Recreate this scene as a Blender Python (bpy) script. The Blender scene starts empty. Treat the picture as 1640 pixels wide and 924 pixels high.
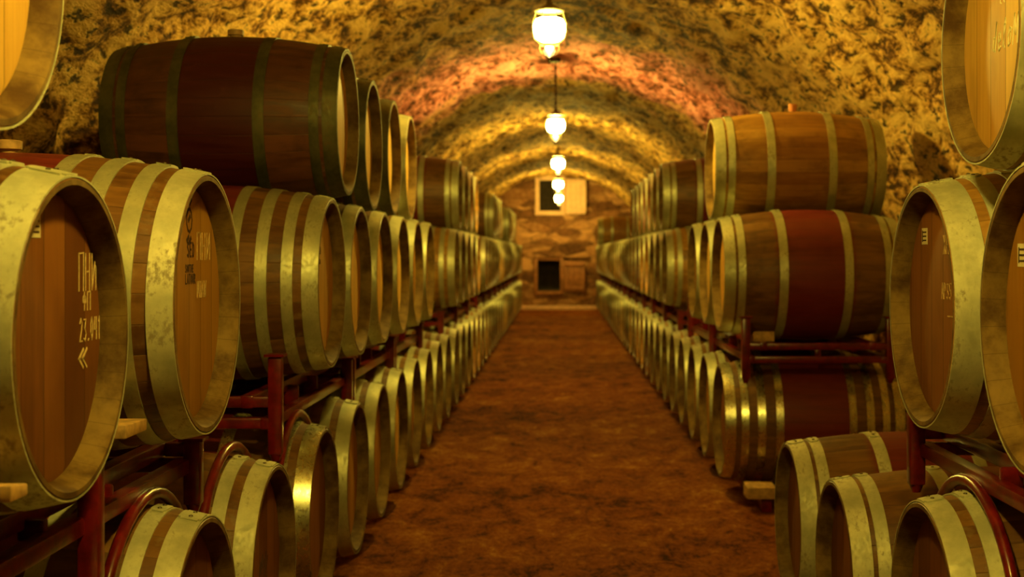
import bpy, bmesh, math, random
from mathutils import Vector, noise

random.seed(7)
PI = math.pi
scn = bpy.context.scene
COL = scn.collection

# ------------------------------------------------------------------ camera, world, exposure
H = 1.26                                     # eye height above the floor
cd = bpy.data.cameras.new('camera')
cam = bpy.data.objects.new('camera', cd)
COL.objects.link(cam)
cam.location = (0, 0, H)
cam.rotation_euler = (PI / 2, 0, 0)
cd.sensor_width = 36.0
cd.lens = 47.2
cd.shift_x = -73 / 1640
cd.shift_y = -55 / 1640
cd.clip_start = 0.02
cd.clip_end = 100
cd.dof.use_dof = True
cd.dof.focus_distance = 3.1
cd.dof.aperture_fstop = 4.8
scn.camera = cam

w = bpy.data.worlds.new('world')
scn.world = w
w.use_nodes = True
w.node_tree.nodes['Background'].inputs[0].default_value = (0.9, 0.4, 0.1, 1)
w.node_tree.nodes['Background'].inputs[1].default_value = 0.0

scn.view_settings.view_transform = 'Standard'
scn.view_settings.look = 'None'
scn.view_settings.exposure = 1.0
scn.view_settings.gamma = 1.0
scn.view_settings.use_curve_mapping = False
scn.cycles.diffuse_bounces = 1
scn.cycles.max_bounces = 6

LAMP_COLOR = (1.0, 0.75, 0.10)
LAMP_STRENGTH = 245.0
LAMPS = [(-0.04, 1.75), (-0.044, 7.2), (-0.018, 12.6), (0.008, 17.9), (0.012, 23.3), (0.03, 29.1)]
LAMP_Z = 1.205 + H
Y_END = 30.8
Y_NEAR = -6.0

# ------------------------------------------------------------------ helpers
def link(o, parent=None):
    COL.objects.link(o)
    if parent is not None:
        o.parent = parent
    return o

def tag(o, label=None, cat=None, group=None, kind=None):
    if label: o['label'] = label
    if cat: o['category'] = cat
    if group: o['group'] = group
    if kind: o['kind'] = kind
    return o

def empty(name, loc, rz=0.0):
    o = bpy.data.objects.new(name, None)
    o.empty_display_size = 0.1
    o.location = loc
    o.rotation_euler = (0, 0, rz)
    return link(o)

def mesh_obj(name, me, parent=None, loc=(0, 0, 0), rot=(0, 0, 0)):
    o = bpy.data.objects.new(name, me)
    o.location = loc
    o.rotation_euler = rot
    return link(o, parent)

def finish(bm, name, mats, smooth=True, angle=40):
    bmesh.ops.recalc_face_normals(bm, faces=bm.faces)
    if smooth:
        for f in bm.faces: f.smooth = True
        lim = math.radians(angle)
        for e in bm.edges:
            if len(e.link_faces) == 2 and e.calc_face_angle(0) > lim:
                e.smooth = False
    me = bpy.data.meshes.new(name)
    bm.to_mesh(me)
    bm.free()
    for m in (mats if isinstance(mats, (list, tuple)) else [mats]):
        me.materials.append(m)
    return me

def add_box(bm, c, s, mi=0, bevel=0.0, rot=None):
    r = bmesh.ops.create_cube(bm, size=1.0)
    vs = r['verts']
    for v in vs:
        v.co = Vector((v.co.x * s[0], v.co.y * s[1], v.co.z * s[2]))
    if bevel > 0:
        es = list({e for v in vs for e in v.link_edges})
        rb = bmesh.ops.bevel(bm, geom=es, offset=bevel, segments=2, affect='EDGES', profile=0.5)
        vs = list({v for f in rb['faces'] for v in f.verts} | {v for v in vs if v.is_valid})
    for v in vs:
        if rot is not None: v.co = rot @ v.co
        v.co += Vector(c)
    for f in {f for v in vs for f in v.link_faces}: f.material_index = mi
    return vs

def add_tube(bm, pts, r, seg=10, mi=0, cap=True):
    pts = [Vector(p) for p in pts]
    rings = []
    up = None
    for i, p in enumerate(pts):
        if i == 0: t = pts[1] - pts[0]
        elif i == len(pts) - 1: t = pts[-1] - pts[-2]
        else: t = (pts[i + 1] - p).normalized() + (p - pts[i - 1]).normalized()
        t.normalize()
        if up is None:
            up = t.orthogonal().normalized()
        else:
            up = (up - t * up.dot(t)).normalized()
        b = t.cross(up)
        rr = r[i] if isinstance(r, (list, tuple)) else r
        rings.append([bm.verts.new(p + (up * math.cos(2 * PI * k / seg) + b * math.sin(2 * PI * k / seg)) * rr) for k in range(seg)])
    for a, b in zip(rings, rings[1:]):
        for k in range(seg):
            f = bm.faces.new((a[k], a[(k + 1) % seg], b[(k + 1) % seg], b[k])); f.material_index = mi
    if cap:
        f = bm.faces.new(rings[0][::-1]); f.material_index = mi
        f = bm.faces.new(rings[-1]); f.material_index = mi

def revolve_x(bm, prof, seg, mi=0, closed=False):
    """profile of (x, r) spun around the X axis"""
    rings = []
    for x, r in prof:
        rings.append([bm.verts.new((x, r * math.cos(2 * PI * k / seg), r * math.sin(2 * PI * k / seg))) for k in range(seg)])
    n = len(rings)
    for i in range(n if closed else n - 1):
        a, b = rings[i], rings[(i + 1) % n]
        for k in range(seg):
            f = bm.faces.new((a[k], a[(k + 1) % seg], b[(k + 1) % seg], b[k])); f.material_index = mi
    return rings

def revolve_z(bm, prof, seg, mi=0, rot0=0.0, capb=False, capt=False):
    rings = []
    for r, z in prof:
        rings.append([bm.verts.new((r * math.cos(2 * PI * k / seg + rot0), r * math.sin(2 * PI * k / seg + rot0), z)) for k in range(seg)])
    for a, b in zip(rings, rings[1:]):
        for k in range(seg):
            f = bm.faces.new((a[k], a[(k + 1) % seg], b[(k + 1) % seg], b[k])); f.material_index = mi
    if capb: bm.faces.new(rings[0][::-1]).material_index = mi
    if capt: bm.faces.new(rings[-1]).material_index = mi

# ------------------------------------------------------------------ materials
class NT:
    def __init__(self, name):
        self.m = bpy.data.materials.new(name)
        self.m.use_nodes = True
        self.t = self.m.node_tree
        self.b = self.t.nodes['Principled BSDF']
        self._tc = None
    def n(self, typ, **kw):
        nd = self.t.nodes.new(typ)
        for k, v in kw.items(): setattr(nd, k, v)
        return nd
    def l(self, a, b): self.t.links.new(a, b)
    def tc(self, out='Object'):
        if self._tc is None: self._tc = self.n('ShaderNodeTexCoord')
        return self._tc.outputs[out]
    def put(self, sock, v):
        if hasattr(v, 'is_output'): self.l(v, sock)
        else: sock.default_value = v
    def math(self, op, a, b=None, c=None):
        nd = self.n('ShaderNodeMath', operation=op)
        self.put(nd.inputs[0], a)
        if b is not None: self.put(nd.inputs[1], b)
        if c is not None: self.put(nd.inputs[2], c)
        return nd.outputs[0]
    def sep(self, v):
        nd = self.n('ShaderNodeSeparateXYZ'); self.l(v, nd.inputs[0]); return nd.outputs
    def comb(self, x, y, z):
        nd = self.n('ShaderNodeCombineXYZ')
        for s, v in zip(nd.inputs, (x, y, z)): self.put(s, v)
        return nd.outputs[0]
    def noise(self, vec, scale, detail=4.0, rough=0.55, dist=0.0):
        nd = self.n('ShaderNodeTexNoise')
        self.l(vec, nd.inputs['Vector'])
        nd.inputs['Scale'].default_value = scale
        nd.inputs['Detail'].default_value = detail
        nd.inputs['Roughness'].default_value = rough
        nd.inputs['Distortion'].default_value = dist
        return nd.outputs['Fac']
    def mapping(self, vec, scale=(1, 1, 1), loc=(0, 0, 0)):
        nd = self.n('ShaderNodeMapping')
        self.l(vec, nd.inputs[0])
        nd.inputs['Scale'].default_value = scale
        self.put(nd.inputs['Location'], loc)
        return nd.outputs[0]
    def ramp(self, fac, stops):
        nd = self.n('ShaderNodeValToRGB')
        self.l(fac, nd.inputs[0])
        el = nd.color_ramp.elements
        while len(el) < len(stops): el.new(0.5)
        for e, (p, c) in zip(el, stops):
            e.position = p
            e.color = (c[0], c[1], c[2], 1) if isinstance(c, (tuple, list)) else (c, c, c, 1)
        return nd.outputs[0]
    def mix(self, fac, a, b, typ='MIX'):
        nd = self.n('ShaderNodeMix', data_type='RGBA', blend_type=typ)
        self.put(nd.inputs[0], fac)
        for s, v in ((nd.inputs[6], a), (nd.inputs[7], b)):
            if isinstance(v, (tuple, list)): s.default_value = (v[0], v[1], v[2], 1)
            else: self.l(v, s)
        return nd.outputs[2]
    def maprange(self, v, a, b, c=0.0, d=1.0, smooth=True):
        nd = self.n('ShaderNodeMapRange')
        if smooth: nd.interpolation_type = 'SMOOTHSTEP'
        self.put(nd.inputs[0], v)
        for i, x in enumerate((a, b, c, d)): nd.inputs[i + 1].default_value = x
        return nd.outputs[0]
    def bump(self, h, strength=0.3, dist=0.01):
        nd = self.n('ShaderNodeBump')
        nd.inputs['Strength'].default_value = strength
        nd.inputs['Distance'].default_value = dist
        self.l(h, nd.inputs['Height'])
        self.l(nd.outputs[0], self.b.inputs['Normal'])
    def rnd(self):
        return self.n('ShaderNodeObjectInfo').outputs['Random']
    def color(self, c): self.put(self.b.inputs['Base Color'], c if hasattr(c, 'is_output') else (*c, 1))
    def set(self, rough=0.6, metal=0.0, spec=None):
        self.put(self.b.inputs['Roughness'], rough)
        self.put(self.b.inputs['Metallic'], metal)
        if spec is not None: self.b.inputs['Specular IOR Level'].default_value = spec

def stave_wood(name, dark, light, stain=(0.11, 0.008, 0.008), stain_amount=0.85, stain_half=0.19):
    t = NT(name)
    p = t.tc()
    x, y, z = t.sep(p)
    rnd = t.rnd()
    ang = t.math('ARCTAN2', z, y)
    u = t.math('MULTIPLY', ang, 30 / (2 * PI))
    u = t.math('ADD', u, t.math('MULTIPLY', rnd, 9.0))
    idx = t.math('FLOOR', u)
    fr = t.math('FRACT', u)
    wn = t.n('ShaderNodeTexWhiteNoise', noise_dimensions='2D')
    t.l(t.comb(idx, t.math('MULTIPLY', rnd, 37.0), 0.0), wn.inputs['Vector'])
    seam = t.math('SUBTRACT', 1.0, t.maprange(t.math('ABSOLUTE', t.math('SUBTRACT', fr, 0.5)), 0.475, 0.5))
    off = t.comb(t.math('MULTIPLY', rnd, 20.0), t.math('MULTIPLY', rnd, 13.0), wn.outputs['Value'])
    g = t.noise(t.mapping(p, (4, 40, 40), off), 1.0, 5, 0.6, 0.6)
    blotch = t.noise(t.mapping(p, (1, 1, 1), off), 7.0, 4, 0.6)
    tone = t.math('ADD', t.math('MULTIPLY', g, 0.75), t.math('MULTIPLY', wn.outputs['Value'], 0.25))
    c = t.mix(t.maprange(tone, 0.28, 0.72), dark, light)
    c = t.mix(t.maprange(blotch, 0.48, 0.72, 0.0, 0.6), c, [v * 0.4 for v in dark])
    ax = t.math('ADD', t.math('ABSOLUTE', x), t.math('MULTIPLY', t.math('SUBTRACT', blotch, 0.5), 0.05))
    sm = t.maprange(ax, stain_half - 0.02, stain_half + 0.02, stain_amount, 0.0)
    sc = t.mix(g, [v * 0.6 for v in stain], [v * 1.5 for v in stain])
    c = t.mix(sm, c, sc)
    # drips and whitish mould on the ends
    end = t.maprange(ax, 0.33, 0.45)
    mould = t.maprange(t.noise(t.mapping(p, (1, 1, 1), off), 26.0, 4, 0.65), 0.52, 0.68)
    c = t.mix(t.math('MULTIPLY', t.math('MULTIPLY', end, mould), 0.45), c, (0.33, 0.27, 0.13))
    c = t.mix(t.math('MULTIPLY', t.math('SUBTRACT', 1.0, seam), 0.6), c, [v * 0.4 for v in dark])
    t.color(c)
    t.set(t.maprange(g, 0.3, 0.7, 0.42, 0.6), 0.0, 0.4)
    t.bump(t.math('ADD', t.math('MULTIPLY', seam, 0.8), t.math('MULTIPLY', g, 0.35)), 0.35, 0.003)
    return t.m

def head_wood(name, dark, light):
    t = NT(name)
    p = t.tc()
    x, y, z = t.sep(p)
    rnd = t.rnd()
    u = t.math('ADD', t.math('MULTIPLY', y, 10.5), t.math('MULTIPLY', rnd, 7.0))
    idx = t.math('FLOOR', u)
    fr = t.math('FRACT', u)
    wn = t.n('ShaderNodeTexWhiteNoise', noise_dimensions='2D')
    t.l(t.comb(idx, t.math('MULTIPLY', rnd, 31.0), 0.0), wn.inputs['Vector'])
    seam = t.maprange(t.math('ABSOLUTE', t.math('SUBTRACT', fr, 0.5)), 0.475, 0.5)
    off = t.comb(wn.outputs['Value'], t.math('MULTIPLY', rnd, 13.0), t.math('MULTIPLY', wn.outputs['Value'], 8.0))
    g = t.noise(t.mapping(p, (30, 60, 4), off), 1.0, 5, 0.6, 0.7)
    blotch = t.noise(t.mapping(p, (1, 1, 0.5), off), 6.0, 3, 0.6)
    tone = t.math('ADD', t.math('MULTIPLY', g, 0.5), t.math('MULTIPLY', wn.outputs['Value'], 0.5))
    c = t.mix(t.maprange(tone, 0.2, 0.85), dark, light)
    c = t.mix(t.maprange(blotch, 0.5, 0.75, 0.0, 0.45), c, [v * 0.5 for v in dark])
    c = t.mix(seam, c, [v * 0.3 for v in dark])
    t.color(c)
    t.set(0.55, 0.0, 0.35)
    t.bump(t.math('SUBTRACT', t.math('MULTIPLY', g, 0.3), seam), 0.3, 0.002)
    return t.m

def hoop_steel(name, c0, c1, rough=(0.28, 0.5), metal=0.85, dirt=0.5):
    t = NT(name)
    p = t.tc()
    off = t.comb(t.math('MULTIPLY', t.rnd(), 23.0), t.math('MULTIPLY', t.rnd(), 11.0), 0.0)
    n1 = t.noise(t.mapping(p, (1, 1, 1), off), 9.0, 5, 0.62)
    n2 = t.noise(t.mapping(p, (1.5, 1, 1), off), 60.0, 4, 0.65)
    c = t.mix(t.maprange(n1, 0.3, 0.7), c0, c1)
    rust = t.maprange(t.math('ADD', t.math('MULTIPLY', n1, 0.5), t.math('MULTIPLY', n2, 0.5)), 0.53, 0.66, 0.0, dirt)
    c = t.mix(rust, c, (0.16, 0.085, 0.03))
    t.color(c)
    t.set(t.maprange(n2, 0.3, 0.7, rough[0], rough[1]), t.math('MULTIPLY', t.math('SUBTRACT', 1.0, rust), metal))
    t.bump(n2, 0.12 if dirt > 0.1 else 0.02, 0.002)
    return t.m

def simple(name, c, rough=0.6, metal=0.0, var=0.35, scale=18.0, bump=0.15):
    t = NT(name)
    n1 = t.noise(t.tc(), scale, 5, 0.6)
    t.color(t.mix(t.maprange(n1, 0.3, 0.7), [v * (1 - var) for v in c], [v * (1 + var) for v in c]))
    t.set(rough, metal)
    if bump: t.bump(n1, bump, 0.004)
    return t.m

M = {}
M['stave'] = stave_wood('oak_staves', (0.105, 0.038, 0.007), (0.245, 0.108, 0.021), stain=(0.15, 0.006, 0.008))
M['stave_gold'] = stave_wood('golden_oak_staves', (0.26, 0.11, 0.018), (0.50, 0.25, 0.045), stain_amount=0.3, stain=(0.26, 0.07, 0.015))
M['stave_dark'] = stave_wood('wine_dark_staves', (0.07, 0.02, 0.008), (0.16, 0.05, 0.018), stain=(0.05, 0.002, 0.004), stain_half=0.16, stain_amount=0.93)
M['head'] = head_wood('oak_head', (0.34, 0.145, 0.016), (0.52, 0.25, 0.034))
M['head_gold'] = head_wood('golden_oak_head', (0.56, 0.27, 0.045), (0.80, 0.48, 0.11))
M['head_red'] = head_wood('russet_oak_head', (0.145, 0.045, 0.010), (0.28, 0.10, 0.020))
M['hoop'] = hoop_steel('galvanised_hoop', (0.38, 0.38, 0.24), (0.58, 0.58, 0.36), rough=(0.4, 0.58), metal=0.6)
M['hoop_shiny'] = hoop_steel('polished_hoop', (0.50, 0.50, 0.32), (0.66, 0.65, 0.44), rough=(0.24, 0.34), metal=0.95, dirt=0.06)
M['hoop_pale'] = hoop_steel('pale_mottled_hoop', (0.44, 0.43, 0.27), (0.70, 0.68, 0.45), rough=(0.5, 0.75), metal=0.4, dirt=0.65)
M['hoop_dark'] = hoop_steel('tarnished_hoop', (0.05, 0.045, 0.016), (0.125, 0.115, 0.045), rough=(0.5, 0.7), metal=0.5)  # much darker steel than the other hoops
def chime_wood():
    t = NT('weathered_chime_wood')
    p = t.tc()
    x, y, z = t.sep(p)
    ang = t.math('ARCTAN2', z, y)
    fr = t.math('FRACT', t.math('MULTIPLY', ang, 30 / (2 * PI)))
    seam = t.maprange(t.math('ABSOLUTE', t.math('SUBTRACT', fr, 0.5)), 0.48, 0.5)
    off = t.comb(t.math('MULTIPLY', t.rnd(), 19.0), t.math('MULTIPLY', t.rnd(), 7.0), 0.0)
    g = t.noise(t.mapping(p, (1, 1, 1), off), 9.0, 6, 0.65)
    c = t.mix(t.maprange(g, 0.32, 0.68), (0.075, 0.034, 0.008), (0.25, 0.15, 0.04))
    c = t.mix(t.math('MULTIPLY', seam, 0.55), c, (0.04, 0.018, 0.006))
    t.color(c); t.set(0.7, 0.0, 0.2)
    t.bump(g, 0.2, 0.004)
    return t.m
M['chime'] = chime_wood()
M['rivet'] = simple('dark_rivet', (0.12, 0.09, 0.05), 0.45, 0.7)
M['red'] = simple('red_painted_steel', (0.14, 0.006, 0.008), 0.28, 0.0, 0.4, 26)
M['chock'] = simple('pale_wood_block', (0.50, 0.29, 0.10), 0.7, 0.0, 0.3, 30)
M['bung'] = simple('wooden_bung', (0.48, 0.28, 0.11), 0.65, 0.0, 0.25, 40)
M['silicone'] = simple('orange_silicone', (0.75, 0.26, 0.10), 0.45, 0.0, 0.1, 20)
M['chalk'] = simple('chalk', (0.70, 0.52, 0.24), 0.95, 0.0, 0.2, 120, 0.3)
M['chalk_bright'] = simple('bright_chalk', (0.98, 0.86, 0.52), 0.95, 0.0, 0.02, 120, 0.2)
M['chalk_faint'] = simple('rubbed_chalk', (0.55, 0.36, 0.15), 0.95, 0.0, 0.3, 90, 0.2)
M['stamp'] = simple('branded_ink', (0.055, 0.022, 0.01), 0.9, 0.0, 0.3, 60, 0.0)
M['paper'] = simple('paper_sticker', (0.72, 0.62, 0.40), 0.8, 0.0, 0.08, 30, 0.0)
M['iron'] = simple('black_iron', (0.05, 0.035, 0.02), 0.5, 0.6)
M['frame_wood'] = simple('pale_planed_wood', (0.85, 0.50, 0.34), 0.6, 0.0, 0.12, 10)
M['door_wood'] = simple('reddish_brown_door', (0.33, 0.12, 0.045), 0.55, 0.0, 0.25, 8)
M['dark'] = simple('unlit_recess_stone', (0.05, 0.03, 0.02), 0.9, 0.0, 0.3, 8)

def glow_mat():
    t = NT('lit_lantern_glass')
    t.color((1.0, 0.9, 0.7)); t.set(0.4)
    t.b.inputs['Emission Color'].default_value = (*LAMP_COLOR, 1)
    t.b.inputs['Emission Strength'].default_value = LAMP_STRENGTH
    return t.m
M['glow'] = glow_mat()
def glow2():
    t = NT('lit_lower_glass')
    t.color((1.0, 0.8, 0.5)); t.set(0.3)
    t.b.inputs['Emission Color'].default_value = (1.0, 0.55, 0.16, 1)
    t.b.inputs['Emission Strength'].default_value = 3.0
    return t.m
M['glow_low'] = glow2()

def vault_mat():
    t = NT('rough_vault_stone')
    p = t.tc()
    x, y, z = t.sep(p)
    big = t.noise(p, 1.1, 3, 0.5)
    n1 = t.noise(t.mapping(p, (1, 0.42, 1)), 8.0, 7, 0.74, 0.35)
    pit = t.noise(t.mapping(p, (1, 0.4, 1)), 17.0, 3, 0.6, 0.2)
    n2 = t.noise(t.mapping(p, (1, 0.5, 1)), 26.0, 5, 0.7, 0.3)
    f = t.math('ADD', t.math('MULTIPLY', n1, 0.58), t.math('ADD', t.math('MULTIPLY', n2, 0.25), t.math('MULTIPLY', big, 0.17)))
    c = t.ramp(f, [(0.42, (0.035, 0.012, 0.004)), (0.465, (0.22, 0.09, 0.02)), (0.495, (0.68, 0.345, 0.08)), (0.545, (0.98, 0.615, 0.19))])
    # a stretch of the vault laid in red brick
    wob = t.math('ADD', y, t.math('MULTIPLY', t.math('SUBTRACT', big, 0.5), 4.0))
    m = t.math('MULTIPLY', t.maprange(wob, 10.2, 11.6), t.maprange(wob, 13.6, 14.6, 1.0, 0.0))
    cr = t.ramp(f, [(0.42, (0.06, 0.014, 0.006)), (0.465, (0.34, 0.08, 0.06)), (0.50, (0.78, 0.23, 0.24)), (0.55, (0.96, 0.38, 0.44))])
    # darker stretch: shade between two lanterns, painted into the stone colour
    d = t.math('MULTIPLY', t.maprange(wob, 14.0, 14.9), t.maprange(wob, 15.9, 16.8, 1.0, 0.0))
    c = t.mix(t.math('MULTIPLY', m, 0.9), c, cr)
    c = t.mix(t.math('MULTIPLY', d, 0.45), c, (0.08, 0.05, 0.02))
    c = t.mix(t.maprange(pit, 0.57, 0.635, 0.0, 0.92), c, (0.028, 0.010, 0.004))
    t.color(c)
    t.set(0.85, 0.0, 0.25)
    t.bump(t.math('SUBTRACT', f, t.math('MULTIPLY', pit, 0.4)), 1.0, 0.07)
    return t.m

def floor_mat():
    t = NT('packed_earth_floor')
    p = t.tc()
    x, y, z = t.sep(p)
    n1 = t.noise(t.mapping(p, (1.9, 1.1, 1)), 3.0, 8, 0.78, 0.6)
    n2 = t.noise(t.mapping(p, (3.6, 1.9, 1)), 9.0, 6, 0.78, 0.4)
    n3 = t.noise(p, 0.8, 3, 0.5)
    f = t.math('ADD', t.math('MULTIPLY', n1, 0.5), t.math('ADD', t.math('MULTIPLY', n2, 0.3), t.math('MULTIPLY', n3, 0.2)))
    c = t.ramp(f, [(0.42, (0.06, 0.013, 0.003)), (0.465, (0.20, 0.046, 0.007)), (0.525, (0.32, 0.090, 0.012)), (0.57, (0.42, 0.145, 0.018)), (0.62, (0.70, 0.34, 0.06))])
    t.color(c)
    t.set(0.9, 0.0, 0.08)
    t.bump(f, 1.0, 0.06)
    return t.m

def masonry_mat():
    t = NT('end_wall_masonry')
    p = t.tc()
    x, y, z = t.sep(p)
    n0 = t.noise(p, 3.0, 3, 0.6)
    q = t.comb(t.math('ADD', t.math('MULTIPLY', x, 2.2), t.math('MULTIPLY', n0, 1.2)), 0.0, t.math('ADD', t.math('MULTIPLY', z, 6.0), t.math('MULTIPLY', n0, 1.0)))
    v = t.n('ShaderNodeTexVoronoi', feature='DISTANCE_TO_EDGE')
    t.l(q, v.inputs['Vector']); v.inputs['Scale'].default_value = 1.0
    vc = t.n('ShaderNodeTexVoronoi', feature='F1')
    t.l(q, vc.inputs['Vector']); vc.inputs['Scale'].default_value = 1.0
    n1 = t.noise(p, 9, 5, 0.65)
    s = t.sep(vc.outputs['Color'])
    tone = t.math('ADD', t.math('MULTIPLY', s[0], 0.5), t.math('MULTIPLY', n1, 0.5))
    c = t.ramp(tone, [(0.22, (0.09, 0.030, 0.012)), (0.45, (0.30, 0.12, 0.05)), (0.72, (0.66, 0.33, 0.16))])
    joint = t.maprange(v.outputs['Distance'], 0.02, 0.09, 1.0, 0.0)
    c = t.mix(t.math('MULTIPLY', joint, 0.3), c, (0.14, 0.075, 0.03))
    t.color(c)
    t.set(0.85)
    t.bump(t.math('ADD', t.math('MULTIPLY', t.math('SUBTRACT', 1.0, joint), 1.0), n1), 0.8, 0.03)
    return t.m

M['vault'] = vault_mat()
M['floor'] = floor_mat()
M['masonry'] = masonry_mat()

# ------------------------------------------------------------------ structure: vault, walls, floor
VR = 2.25          # vault radius
VC = H - 0.43      # springing height
def rough(p, amp=0.055):
    p = Vector((p.x, p.y * 0.55, p.z))
    a = noise.noise(p * 2.0) * 0.8 + noise.noise(p * 5.0) * 0.8 + noise.noise(p * 9.0) * 0.6
    return a * amp

def build_vault():
    bm = bmesh.new()
    nu, nv = 110, 640
    rows = []
    for j in range(nv + 1):
        yy = Y_NEAR + (Y_END + 0.3 - Y_NEAR) * j / nv
        row = []
        for i in range(nu + 1):
            th = PI * i / nu
            d = rough(Vector((math.cos(th) * VR, yy * 0.8, math.sin(th) * VR)))
            r = VR + d
            row.append(bm.verts.new((r * math.cos(th), yy, VC + r * math.sin(th))))
        rows.append(row)
    for a, b in zip(rows, rows[1:]):
        for i in range(nu):
            bm.faces.new((a[i], a[i + 1], b[i + 1], b[i])).smooth = True
    me = bpy.data.meshes.new('ceiling')
    bm.to_mesh(me); bm.free()
    me.materials.append(M['vault'])
    o = mesh_obj('ceiling', me)
    tag(o, 'rough mottled stone barrel vault with a red brick stretch', kind='structure')
build_vault()

def build_side_wall(side, name):
    bm = bmesh.new()
    nz, nv = 18, 500
    rows = []
    for j in range(nv + 1):
        yy = Y_NEAR + (Y_END + 0.3 - Y_NEAR) * j / nv
        row = []
        for i in range(nz + 1):
            zz = -0.02 + (VC + 0.03 + 0.02) * i / nz
            th = 0.0 if side > 0 else PI
            d = rough(Vector((side * VR, yy * 0.8, (zz - VC))))
            row.append(bm.verts.new((side * (VR + d), yy, zz)))
        rows.append(row)
    for a, b in zip(rows, rows[1:]):
        for i in range(nz):
            bm.faces.new((a[i], a[i + 1], b[i + 1], b[i])).smooth = True
    me = bpy.data.meshes.new(name)
    bm.to_mesh(me); bm.free()
    me.materials.append(M['vault'])
    tag(mesh_obj(name, me), kind='structure')
build_side_wall(-1, 'wall_left')
build_side_wall(1, 'wall_right')

def build_floor():
    bm = bmesh.new()
    nx, ny = 60, 460
    rows = []
    for j in range(ny + 1):
        yy = Y_NEAR + (Y_END + 0.3 - Y_NEAR) * j / ny
        row = []
        for i in range(nx + 1):
            xx = -2.4 + 4.8 * i / nx
            amp = 0.009 if abs(xx) < 0.74 else 0.0
            d = (noise.noise(Vector((xx * 3, yy * 5, 0))) + 0.7 * noise.noise(Vector((xx * 8, yy * 14, 3)))) * amp - amp
            row.append(bm.verts.new((xx, yy, d)))
        rows.append(row)
    for a, b in zip(rows, rows[1:]):
        for i in range(nx):
            bm.faces.new((a[i], a[i + 1], b[i + 1], b[i])).smooth = True
    me = bpy.data.meshes.new('floor')
    bm.to_mesh(me); bm.free()
    me.materials.append(M['floor'])
    tag(mesh_obj('floor', me), 'brown packed earth floor of the aisle', kind='structure')
build_floor()

# end wall with two real openings: px -> metres at the wall
S = Y_END / 2150.0
def wx(px): return (px - 893) * S
def wz(py): return H + (407 - py) * S
WIN = (wx(864), wx(898), wz(338), wz(289))
DOOR = (wx(861), wx(897), wz(466), wz(417))
def build_end_wall():
    bm = bmesh.new()
    holes = (WIN, DOOR)
    xs = sorted({-2.5, 2.5} | {round(-2.5 + 0.1 * k, 3) for k in range(51)} | {h[0] for h in holes} | {h[1] for h in holes})
    zs = sorted({round(-0.02 + 0.08 * k, 3) for k in range(41)} | {h[2] for h in holes} | {h[3] for h in holes})
    V = {}
    def v(i, k):
        if (i, k) not in V:
            x, z = xs[i], zs[k]
            edge = any(abs(x - h[0]) < 0.06 or abs(x - h[1]) < 0.06 or abs(z - h[2]) < 0.05 or abs(z - h[3]) < 0.05 for h in holes)
            d = 0 if edge else 0.05 * noise.noise(Vector((x * 3, 4.0, z * 6))) + 0.02 * noise.noise(Vector((x * 9, 1.0, z * 12)))
            V[(i, k)] = bm.verts.new((x, Y_END + d, z))
        return V[(i, k)]
    for i in range(len(xs) - 1):
        for k in range(len(zs) - 1):
            cx, cz = (xs[i] + xs[i + 1]) / 2, (zs[k] + zs[k + 1]) / 2
            if any(h[0] < cx < h[1] and h[2] < cz < h[3] for h in holes): continue
            bm.faces.new((v(i, k), v(i + 1, k), v(i + 1, k + 1), v(i, k + 1)))
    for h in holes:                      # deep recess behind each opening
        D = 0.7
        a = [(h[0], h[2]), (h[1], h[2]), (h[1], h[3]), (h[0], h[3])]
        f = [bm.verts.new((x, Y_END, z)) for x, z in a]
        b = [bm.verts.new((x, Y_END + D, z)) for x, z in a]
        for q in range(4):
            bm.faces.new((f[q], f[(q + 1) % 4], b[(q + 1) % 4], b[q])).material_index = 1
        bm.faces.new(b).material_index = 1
    me = finish(bm, 'wall_back', [M['masonry'], M['dark']], True, 50)
    tag(mesh_obj('wall_back', me), 'stone end wall with two openings', kind='structure')
    bm = bmesh.new()
    for k in range(2):
        pass
    add_box(bm, (0, Y_NEAR - 0.05, 1.6), (5.0, 0.1, 3.4))
    tag(mesh_obj('wall_front', finish(bm, 'wall_front', M['masonry'], False)), kind='structure')
    # stone threshold along the foot of the end wall
    bm = bmesh.new()
    add_box(bm, (0.0, Y_END - 0.12, 0.035), (1.8, 0.30, 0.09), 0, 0.012)
    tag(mesh_obj('trim_1', finish(bm, 'trim_1', M['frame_wood'], True)), 'pale stone step at the foot of the end wall', kind='structure')
build_end_wall()

def frame_of(h, wdt, dep, mat, name, parent):
    bm = bmesh.new()
    x0, x1, z0, z1 = h
    yc = Y_END - dep / 2 + 0.03
    for c, s in (((x0 - wdt / 2, yc, (z0 + z1) / 2), (wdt, dep, z1 - z0 + 2 * wdt)),
                 ((x1 + wdt / 2, yc, (z0 + z1) / 2), (wdt, dep, z1 - z0 + 2 * wdt)),
                 (((x0 + x1) / 2, yc, z0 - wdt / 2), (x1 - x0, dep, wdt)),
                 (((x0 + x1) / 2, yc, z1 + wdt / 2), (x1 - x0, dep, wdt))):
        add_box(bm, c, s, 0, 0.008)
    return mesh_obj(name, finish(bm, name, mat), parent)

def leaf(x0, x1, z0, z1, mat, name, parent, ang):
    """an opened leaf hinged at x0, swung a little off the wall"""
    wdt = (x1 - x0)
    bm = bmesh.new()
    n = 4
    for k in range(n):
        add_box(bm, ((k + 0.5) * wdt / n, 0, (z1 - z0) / 2), (wdt / n - 0.006, 0.03, z1 - z0), 0, 0.004)
    for zz in (0.12, 0.88):
        add_box(bm, (wdt / 2, -0.025, (z1 - z0) * zz), (wdt * 0.94, 0.025, 0.07), 0, 0.004)
    o = mesh_obj(name, finish(bm, name, mat), parent, (x0, Y_END - 0.11, z0), (0, 0, ang))
    return o

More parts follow.
